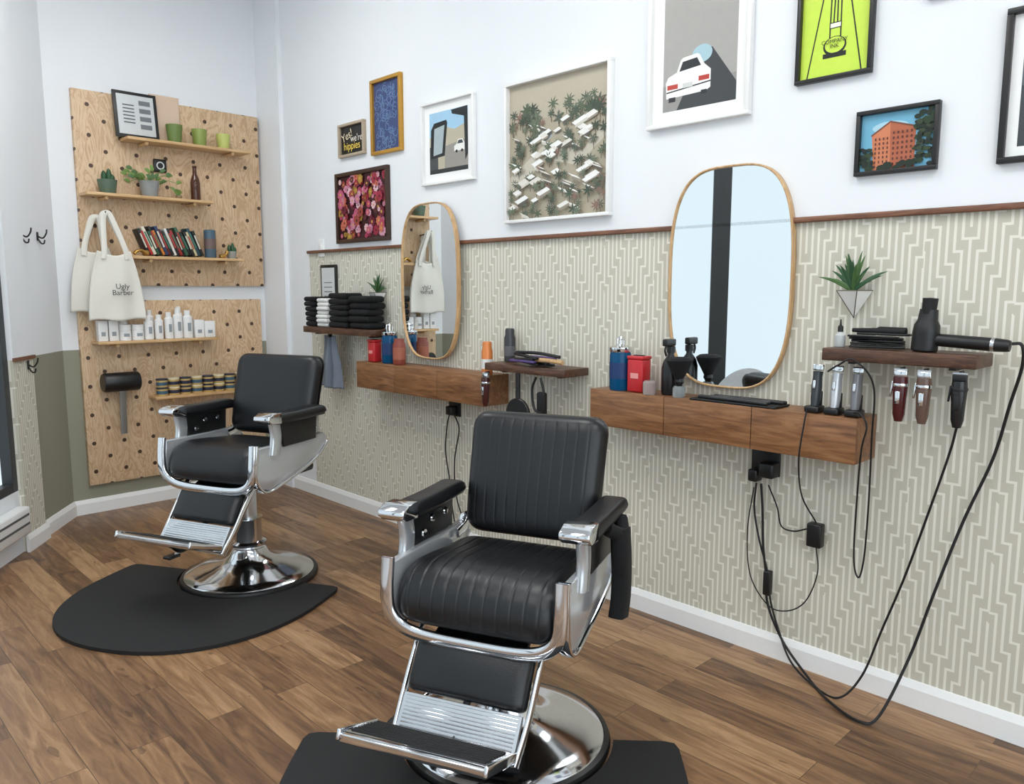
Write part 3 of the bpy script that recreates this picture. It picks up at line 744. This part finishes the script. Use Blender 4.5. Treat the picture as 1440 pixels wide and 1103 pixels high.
clipper_hang('hair_clipper.003',2.615,.905,1.195,(70,20,22));clipper_hang('hair_clipper.004',2.615,.835,1.195,(96,74,64));clipper_hang('hair_clipper.005',2.615,.735,1.195,(24,24,26),BLK)
clipper_hang('hair_clipper.006',2.615,2.865,1.035,(64,24,20))
g=P_('combs_and_brushes',2.72,1.03,1.253)
for i in range(6): box('comb_%d'%i,g,(random.uniform(-.05,.03),random.uniform(-.02,.02),.008+.008*i),(.03,.17,.008),BLK,.003,rot=(0,random.uniform(-.1,.1),random.uniform(-.25,.25)))
lathe('round_brush',g,[(0,0),(.014,.004),(.015,.09),(.010,.1),(.007,.18),(0,.18)],BLKM,(.03,-.09,.058),16,(-math.pi/2,0,0))
g=P_('dropper_bottle',2.72,1.150,1.253);lathe('bottle',g,[(0,0),(.016,0),(.018,.005),(.018,.04),(.008,.05),(.008,.055)],mat((190,194,192),.3));lathe('cap',g,[(.009,.052),(.009,.07),(.004,.075),(.002,.095),(0,.095)],BLK)
g=P_('hair_dryer',2.70,.850,1.253)
lathe('barrel',g,[(0,0.0),(.034,.0),(.039,.006),(.040,.06),(.038,.085),(.030,.10),(.027,.135),(.0,.135)],BLK,(0,.02,.0),32,(.06,0,0))
lathe('nozzle',g,[(.029,.12),(.031,.17),(.0,.172)],BLKM,(0,.02,0),32,(.06,0,0),sy=.7)
lathe('handle',g,[(0,0),(.020,0),(.021,.18),(.019,.21),(.017,.22),(.0,.222)],BLK,(0,0,.040),28,(math.pi/2+.05,0,0))
lathe('handle_ring',g,[(.0215,.17),(.0225,.175),(.0215,.18)],BRUSH,(0,0,.040),28,(math.pi/2+.05,0,0))
g=P_('styling_tools_pile',2.70,2.60,1.088)
for i in range(9):
    a=random.uniform(-.3,.3);box('tool_%d'%i,g,(random.uniform(-.06,.03),random.uniform(-.06,.06),.008+.005*i),(.022,random.uniform(.14,.24),.012),BLK if i%3 else mat((84,66,120),.5),.004,rot=(random.uniform(-.08,.08),0,a))
tube('wooden_handle',g,[(-.05,-.22,.03),(-.05,-.12,.035),(-.04,-.02,.03)],.011,OAK);tube('comb_spine',g,[(-.05,-.20,.055),(-.04,-.05,.065),(-.03,.1,.06)],.008,BLK)
for n_,loc,col in (('aerosol_can',(2.70,2.945,1.0185),(216,130,70)),('hairspray_can',(2.76,2.84,1.088),(60,60,64))):
    g=P_(n_,*loc)
    lathe('can',g,[(0,0),(.028,0),(.029,.006),(.029,.12),(.024,.135),(.024,.16),(.02,.168),(0,.168)],mat(col,.3,.2),seg=28)
    lathe('label',g,[(.0295,.03),(.0295,.08)],mat((225,225,222),.4) if col[0]>200 else mat((90,90,94),.4),seg=28)
g=P_('hand_mirror',2.64,2.66,1.05)
lathe('disc',g,[(0,.008),(.075,.008),(.08,.004),(.08,-.004),(.075,-.008),(0,-.008)],BLK,(0,0,-.20),36,(0,math.pi/2,0))
tube('handle',g,[(0,0,-.125),(0,0,-.06),(0,0,0)],.012,BLK)
g=P_('hanging_brush',2.64,2.52,1.05)
tube('loop',g,[(0,.02,-.01),(0,.045,-.07),(0,.03,-.16),(0,-.02,-.17),(0,-.03,-.08),(0,-.01,-.01)],.006,BLK)
box('brush_body',g,(.02,.0,-.14),(.03,.05,.12),BLKM,.01)
# ---------------------------------------------------------------- towels on shelf
def towels(name,y0,y1,z,n,h,m):
    g=grp(name)
    for i in range(n):
        y=(y0+y1)/2+random.uniform(-.006,.006);hh=h*random.uniform(.93,1.)
        box('fold_%d'%i,g,(2.708+random.uniform(-.006,.006),y,z+h*(i+.5)),(.13,(y1-y0)*.95,hh*.99),m,h*.45,rot=(0,0,random.uniform(-.03,.03)),seg=4)
towels('folded_towels',4.53,4.67,1.213,6,.032,CLOTHB);towels('folded_towels.001',4.385,4.52,1.213,7,.026,CLOTHW);towels('folded_towels.002',4.16,4.375,1.213,6,.036,CLOTHB);towels('folded_towels.003',3.925,4.15,1.213,5,.040,CLOTHB)
g=grp('small_document_frame',(2.797,4.60,1.213),RW);
box('frame',g,(0,0,.20),(.19,.014,.40),FB,.002);polys('document',g,[(rect(-.08,.02,.08,.38),mat((205,208,208),.5)),]+[(rect(-.05,.10+.03*i,.05,.106+.03*i),mat((120,122,124),.5)) for i in range(7)],-.0075)
def cloth(name,p,w,h,m,loc=(0,0,0),fold=.012,k=5,nx=36,nz=30,th=.004,taper=.0,sag=0.,tp=1.):
    vs=[];fs=[]
    for s in (0,1):
        for j in range(nz+1):
            for i in range(nx+1):
                u=i/nx;v=j/nz;sc=1-taper*(1-v)**tp
                f=math.sin(u*k*math.pi+v*1.2)+.5*math.sin(u*k*5.1+2.3*v+1.)+.3*math.sin(v*7+u*4)
                vs.append((loc[0]+(u-.5)*w*sc,loc[1]+fold*f*(.45+.55*v)-s*th,loc[2]-v*h-sag*math.cos((u-.5)*math.pi)*(1-v)+.006*math.sin(u*9)*v))
    K=nx+1;A=K*(nz+1)
    for j in range(nz):
        for i in range(nx):
            a=j*K+i;fs.append((a,a+1,a+K+1,a+K));fs.append((A+a,A+a+K,A+a+K+1,A+a+1))
    for j in range(nz):
        a=j*K;fs.append((a,a+K,A+a+K,A+a));a=j*K+nx;fs.append((a,A+a,A+a+K,a+K))
    for i in range(nx): fs.append((i,A+i,A+i+1,i+1));a=nz*K+i;fs.append((a,a+1,A+a+1,A+a))
    return mk(name,p,vs,fs,m,True)
g=grp('hanging_hand_towel',(2.70,4.45,1.155),RW)
cloth('cloth',g,.30,.34,CLOTHG,fold=.02,k=4,taper=.55);box('hook',g,(0,0,.0),(.02,.02,.02),BLK)
# ---------------------------------------------------------------- outlets & cords
g=wr('power_outlet',1.45,.79);box('plate',g,(0,-.004,0),(.12,.008,.12),BLK,.003);box('plug_adapter',g,(.03,-.035,-.03),(.06,.06,.06),BLK,.008);box('plug_adapter_2',g,(-.03,-.03,-.06),(.04,.05,.05),BLK,.008)
g=wr('power_outlet.001',3.33,.80);box('plate',g,(0,-.004,0),(.10,.008,.11),BLK,.003);box('plug',g,(0,-.03,-.02),(.05,.05,.05),BLK,.008)
def cord(name,pts,r=.0045): return tube(name,None,pts,r,CORD,res=7,sub=10)
X=2.775
cord('power_cord',[(X,1.47,.70),(X,1.475,.60),(X,1.45,.48),(X,1.41,.36),(X,1.39,.24),(X,1.35,.13),(2.74,1.28,.04),(2.68,1.16,.01),(2.66,1.06,.01),(2.70,1.0,.10),(2.72,.95,.28),(2.70,.88,.50),(2.66,.80,.78),(2.64,.755,.95),(2.615,.735,1.03)],.004)
cord('power_cord.001',[(X,1.45,.70),(X,1.44,.6),(X,1.43,.45),(X,1.415,.35),(X,1.40,.22),(X,1.33,.09),(2.72,1.2,.012),(2.62,1.08,.008),(2.56,.95,.008),(2.60,.90,.03),(2.70,.85,.22),(2.74,.80,.45),(X,.74,.70),(X,.67,.92),(2.75,.63,1.10),(2.72,.60,1.22),(2.70,.60,1.285),(2.70,.626,1.29)],.005)
cord('power_cord.002',[(2.63,1.215,1.03),(2.625,1.22,.98),(2.63,1.235,.85),(2.72,1.26,.70),(X,1.23,.60),(X,1.225,.59)],.003)
cord('power_cord.003',[(X,1.42,.70),(X,1.38,.62),(X,1.36,.55),(X,1.31,.54),(X,1.26,.56)],.003)
cord('power_cord.004',[(2.66,1.16,1.17),(2.60,1.10,1.20),(2.60,1.05,1.22),(2.62,.99,1.14),(2.66,1.0,.95),(2.72,1.02,.70),(2.76,1.04,.50),(2.76,1.055,.43),(2.76,1.075,.50),(2.72,1.06,.75),(2.63,1.02,.92),(2.61,1.0,1.0),(2.61,1.02,1.04),(2.64,1.055,1.04)],.0032)
cord('power_cord.005',[(X,1.22,.50),(X,1.21,.40),(X,1.25,.28),(X,1.32,.22),(X,1.40,.22),(X,1.48,.32),(X,1.50,.50),(X,1.48,.68)],.0025)
cord('power_cord.006',[(X,3.34,.76),(X,3.36,.70),(X,3.38,.55),(X,3.35,.40),(X,3.33,.25),(X,3.30,.12)],.004)
cord('power_cord.007',[(X,3.30,.76),(X,3.26,.68),(X,3.30,.50),(X,3.29,.30),(X,3.20,.12)],.004)
g=grp('cord_adapter',(X,1.405,.31));box('brick',g,(0,0,0),(.03,.03,.10),BLK,.006)
g=grp('cord_adapter.001',(X,1.225,.545));box('brick',g,(0,0,0),(.04,.055,.09),BLK,.006)
# ---------------------------------------------------------------- pegboard wall
PY=WY-.0195
box('pegboard',None,(2.155,WY-.0192,2.075),(1.21,.037,1.20),PEG,.001)
box('pegboard.001',None,(2.115,WY-.0192,.785),(1.225,.037,1.19),PEG,.001)
def pshelf(name,x0,x1,z):
    g=grp(name)
    box('board',g,((x0+x1)/2,PY-.019-.0755,z-.009),(x1-x0,.150,.018),SHELF,.002)
    for x in (x0+.12,x1-.12): lathe('peg',g,[(0,0),(.011,0),(.011,.13),(0,.13)],SHELF,(x,PY-.019,z-.029),14,(math.pi/2,0,0))
    return g
ZS=[2.405,2.045,1.665,1.125,.745]
pshelf('pegboard_shelf',1.815,2.625,ZS[0]);pshelf('pegboard_shelf.001',1.555,2.345,ZS[1]);pshelf('pegboard_shelf.002',1.80,2.545,ZS[2]);pshelf('pegboard_shelf.003',1.565,2.335,ZS[3]);pshelf('pegboard_shelf.004',1.895,2.68,ZS[4])
ZS=[z+.001 for z in ZS]
YF=5.365
def pot(name,x,z,r,h,col,y=YF,taper=.75):
    g=grp(name,(x,y,z))
    lathe('pot',g,[(0,0),(r*taper,0),(r*(taper+.02),.004),(r,h*.95),(r,h),(r*.88,h),(r*.85,h*.85),(0,h*.85)],mat(col,.4),seg=28)
    return g
pot('green_cup',2.13,ZS[0],.052,.115,(104,124,62),y=5.355);pot('green_cup.001',2.30,ZS[0],.050,.11,(136,152,76));pot('green_cup.002',2.465,ZS[0],.047,.10,(190,196,110))
g=grp('certificate_frame',(1.905,5.37,ZS[0]+.002));
fr=Matrix.Rotation(-.12,4,'X')
for n_,c,s,m in (('border',(0,0,.145),(.265,.014,.29),FB),('paper',(0,-.008,.145),(.225,.002,.25),mat((200,204,204),.5))):
    o=box(n_,g,c,s,m,.001);o.data.transform(fr)
o=polys('print',g,[(rect(-.08,.2-.022*i,-.01,.208-.022*i),mat((90,92,96),.5)) for i in range(6)]+[(rect(.02,.21-.05*i,.09,.24-.05*i),mat((110,114,118),.5)) for i in range(4)],-.0095);o.data.transform(fr)
g=grp('wooden_plaque',(2.10,5.427,ZS[0]));box('panel',g,(0,0,.155),(.19,.018,.30),mat((212,186,162),.22,var=.06,scale=12),.003);box('foot',g,(0,0,.008),(.12,.024,.016),SHELF,.002)
g=grp('thermostat_display',(2.055,PY-.019,2.262));box('case',g,(0,-.008,0),(.085,.016,.085),BLK,.008);polys('dial',g,[(ell(0,0,.026,.026,24),mat((210,214,216),.4)),(ell(0,0,.018,.018,20),BLK)],-.0168)
POTG=(84,102,84)
def cactus(name,x,z,pr,ph,col,s=1.):
    g=pot(name,x,z,pr,ph,col)
    for i,(dx,h) in enumerate(((-.018,.07),(.012,.085),(.03,.05))):
        n=8;vs=[];fs=[];L=9
        for j in range(L):
            v=j/(L-1);rr=.016*s*math.sin(math.pi*(.12+.88*v)*.999)**.5
            for k in range(n*2):
                a=math.pi*k/n;q=rr*(1 if k%2 else .75);vs.append((dx*s+q*math.cos(a),q*math.sin(a),ph*.85+h*s*v))
        for j in range(L-1):
            for k in range(n*2): l=(k+1)%(n*2);fs.append((j*n*2+k,j*n*2+l,(j+1)*n*2+l,(j+1)*n*2+k))
        fs.append([(L-1)*n*2+k for k in range(n*2)])
        mk('stem_%d'%i,g,vs,fs,GREEN,True)
    return g
cactus('potted_cactus',1.70,ZS[1],.058,.085,POTG);cactus('potted_cactus.001',2.487,ZS[2],.036,.05,(150,150,144),.8)
g=pot('potted_trailing_plant',1.955,ZS[1],.062,.10,(140,142,140))
for i in range(26):
    an=random.uniform(0,2*math.pi);l=random.uniform(.06,.15);e=random.uniform(.0,1.0)
    b=Vector((.03*math.cos(an),.02*math.sin(an),.085));t=b+Vector((l*math.cos(an)*math.cos(e),max(-.08,min(.05,l*.5*math.sin(an))),l*math.sin(e)*.7+.005))
    tube('stem_%d'%i,g,[b,b.lerp(t,.5)+Vector((0,0,.02)),t],.0018,GREENL,res=5,sub=3)
    d=Vector((math.cos(an),0,.1)).normalized()*.038;leafblade('leaf_%d'%i,g,t,t+d,.012,GREENL if i%2 else GREEN2,.006)
g=pot('potted_small_plant',2.14,ZS[1],.022,.025,(140,120,90))
for i in range(7): leafblade('leaf_%d'%i,g,(0,0,.02),(random.uniform(-.05,.05),random.uniform(-.03,.03),random.uniform(.04,.08)),.01,GREENL)
g=grp('amber_bottle',(2.255,YF,ZS[1]));lathe('glass',g,[(0,0),(.029,0),(.031,.006),(.031,.115),(.025,.145),(.013,.175),(.012,.215),(.0145,.218),(.0145,.228),(0,.228)],mat((74,38,18),.12),seg=28)
g=grp('books',(0,0,ZS[2]+.001));bc=[(30,32,36),(176,48,42),(216,208,190),(40,80,60),(24,26,28),(200,120,50),(44,60,96),(90,30,32),(30,30,32),(218,216,210),(36,36,38),(150,40,40),(26,28,30),(50,90,70),(24,24,26),(30,32,34),(200,190,150),(40,70,80),(28,30,34)]
x=1.915
for i,c in enumerate(bc):
    w=random.uniform(.014,.0215);h=random.uniform(.16,.20);lean=-.36-.02*(i%3)
    o=box('book_%d'%i,g,(w/2,5.39,h/2),(w*.94,.095,h),mat(c,.5),.002)
    o2=box('label_%d'%i,g,(w/2,5.342,h*.55),(w*.5,.001,h*.55),mat(((210,204,186),(170,60,50),(60,110,90))[i%3],.5))
    for q in (o,o2): q.data.transform(Matrix.Translation((x,0,w*math.sin(-lean)))@Matrix.Rotation(lean,4,'Y'))
    x+=w/math.cos(lean)
g=grp('blue_can',(2.335,5.36,ZS[2]));lathe('can',g,[(0,0),(.036,0),(.038,.004),(.038,.185),(.034,.19),(0,.19)],mat((74,98,114),.4),seg=28);lathe('label',g,[(.0385,.06),(.0385,.13)],mat((110,90,84),.5),seg=28)
g=grp('gold_ornament',(1.862,5.320,ZS[2]))
for i in range(4): tube('finger_%d'%i,g,[(.03,-.02+.009*i,.012),(0,-.02+.009*i,.034),(-.03,-.02+.009*i,.028),(-.045,-.02+.009*i,.012)],.008,GOLD)
box('palm',g,(.03,-.005,.02),(.04,.035,.035),GOLD,.015)
g=grp('gold_ornament.001',(2.415,5.33,ZS[2]))
tube('curl',g,[(-.03,0,.014),(0,0,.018),(.02,0,.03),(.025,0,.05)],.011,GOLD);box('base',g,(-.01,0,.01),(.04,.04,.02),GOLD,.008)
g=grp('white_product_bottles',(0,0,ZS[3]));WP=mat((236,236,234),.35,name='white_product',var=.01);GR=mat((150,156,160),.5)
for i,(x,w,h,t) in enumerate(((1.605,.055,.13,'b'),(1.668,.055,.13,'b'),(1.74,.075,.10,'j'),(1.82,.075,.10,'j'),(1.89,.06,.15,'t'),(1.955,.055,.16,'t'),(2.02,.055,.175,'t'),(2.08,.06,.20,'t'),(2.145,.065,.185,'t'),(2.215,.06,.12,'b'),(2.285,.07,.11,'b'),(1.75,.06,.16,'t2'),(2.11,.055,.21,'t2'),(1.92,.05,.19,'t2'))):
    y=5.345 if t!='t2' else 5.408
    if t=='b': box('carton_%d'%i,g,(x,y,h/2),(w,w,h),WP,.002)
    elif t=='j': lathe('jar_%d'%i,g,[(0,0),(w/2,0),(w/2,h*.6),(w*.46,h*.62),(w/2,h*.64),(w/2,h),(0,h)],WP,(x,y,0),24)
    else: lathe('bottle_%d'%i,g,[(0,0),(w/2*.95,0),(w/2,.005),(w/2,h*.76),(w*.3,h*.82),(w*.3,h),(0,h)],WP,(x,y,0),24)
    if t in('b','j') : box('print_%d'%i,g,(x,y-w/2-.0006,h*.35),(w*.45,.001,h*.2),GR)
    elif t=='t': box('print_%d'%i,g,(x,y-w/2-.0006,h*.4),(w*.35,.001,h*.3),GR)
g=grp('pomade_cans',(0,0,ZS[4]))
for r in range(2):
    for i in range(9):
        x=1.955+.078*i
        lathe('tin_%d_%d'%(r,i),g,[(0,0),(.035,0),(.036,.003),(.036,.05),(.0,.05)],mat((206,176,110),.4,.2),(x,5.35,r*.058+.0),24)
        lathe('label_%d_%d'%(r,i),g,[(.0365,.012),(.0365,.034)],mat((34,40,60) if i%3 else (60,90,110),.5),(x,5.35,r*.058),24)
        lathe('lid_%d_%d'%(r,i),g,[(.0375,.046),(.0375,.0565),(0,.0565)],mat((226,214,180) if i%2 else (40,46,64),.4),(x,5.35,r*.058),24)
g=grp('dryer_holster',(1.70,5.35,.86))
lathe('canister',g,[(0,-.11),(.055,-.11),(.062,-.10),(.062,.10),(.055,.11),(0,.11)],BLK,(0,0,0),32,(0,math.pi/2,0))
box('mount',g,(0,.06,0),(.08,.055,.06),BLK,.01)
tube('strap',g,[(.0,-.02,-.05),(0,-.01,-.16),(.0,0,-.34)],.01,mat((140,138,134),.35,.6),flat=(.04,.008),up=(1,0,0))
def tote(name,x,y,z,w,h,hh,ax,txt):
    g=grp(name,(x,y,z))
    cloth('bag_body',g,w,h,CANVAS,(0,0,0),.010,2.6,th=.02,taper=.42,sag=.03,tp=2.)
    for k,(dx,dy) in enumerate(((0,-.024),(.012,.008))):
        tube('handle_%d'%k,g,[(-w*.20+dx,dy,-.05),(-w*.18+dx,dy,.02),(ax-.025,dy,hh*.85),(ax,dy,hh),(ax+.025,dy,hh*.85),(w*.18+dx,dy,.02),(w*.22+dx,dy,-.05)],.01,CANVAS,flat=(.006,.032),up=(0,1,0))
    if txt: text('lettering',g,txt,.046,(w*.08,-.044,-h*.56),mat((50,50,52),.8))
    return g
tote('canvas_tote_bag',1.60,5.39,1.71,.30,.40,.19,.02,None)
tote('canvas_tote_bag.001',1.685,5.285,1.69,.33,.43,.23,-.03,"Ugly\nBarber")
g=grp('bag_hook',(1.645,PY-.019,1.90));tube('hook',g,[(0,0,0),(0,-.10,.005),(0,-.17,.012),(0,-.18,.03)],.006,BLK)
def hook(name,s,z,o=1.):
    q=S0+SD*s+off*o+Vector((.808,-.59,0))*.002;g=grp(name,(q.x,q.y,z),RZL)
    box('plate',g,(0,-.003,0),(.018,.006,.05),BLK,.002)
    tube('upper_prong',g,[(0,-.004,.0),(0,-.03,-.01),(0,-.05,.015),(.0,-.055,.04)],.0045,BLK)
    tube('lower_prong',g,[(0,-.004,-.015),(0,-.02,-.04),(0,-.035,-.04),(0,-.04,-.02)],.0045,BLK)
hook('coat_hook',.24,1.76,0);hook('coat_hook.001',.44,1.755,0);hook('coat_hook.002',.54,1.03)
g=grp('grey_tub_chair',(.12,3.05,0),RZL+.4)
GF=mat((165,167,168),.9,name='grey_felt',bump=.3)
lathe('seat',g,[(0,.40),(.22,.40),(.25,.43),(.24,.47),(0,.48)],GF,seg=36)
vs=[];fs=[]
for i in range(25):
    a=math.radians(10+160*i/24);hz=.52+.30*math.sin(math.radians(180*i/24))**.6
    for r,z in ((.23,.43),(.26,hz),(.235,hz+.01),(.20,.45)): vs.append((r*math.cos(a),r*math.sin(a),z))
for i in range(24):
    for k in range(4): l=(k+1)%4;fs.append((i*4+k,i*4+l,i*4+4+l,i*4+4+k))
fs+= [(3,2,1,0),(96,97,98,99)]
mk('back_shell',g,vs,fs,GF,True)
for i in range(4):
    a=math.pi/4+i*math.pi/2;tube('leg_%d'%i,g,[(.14*math.cos(a),.14*math.sin(a),.41),(.21*math.cos(a),.21*math.sin(a),0)],.014,OAK,sub=1)
# ---------------------------------------------------------------- camera
cd=bpy.data.cameras.new('camera');cd.sensor_width=36;cd.sensor_fit='HORIZONTAL';cd.lens=1100/1440*36;cd.clip_start=.05
co=bpy.data.objects.new('camera',cd);COL.objects.link(co)
co.location=(0,0,1.45);co.rotation_euler=(math.radians(90-7.46),0,math.radians(-44.34))
SC.camera=co
SC.view_settings.view_transform='Standard';SC.view_settings.look='None';SC.view_settings.exposure=0
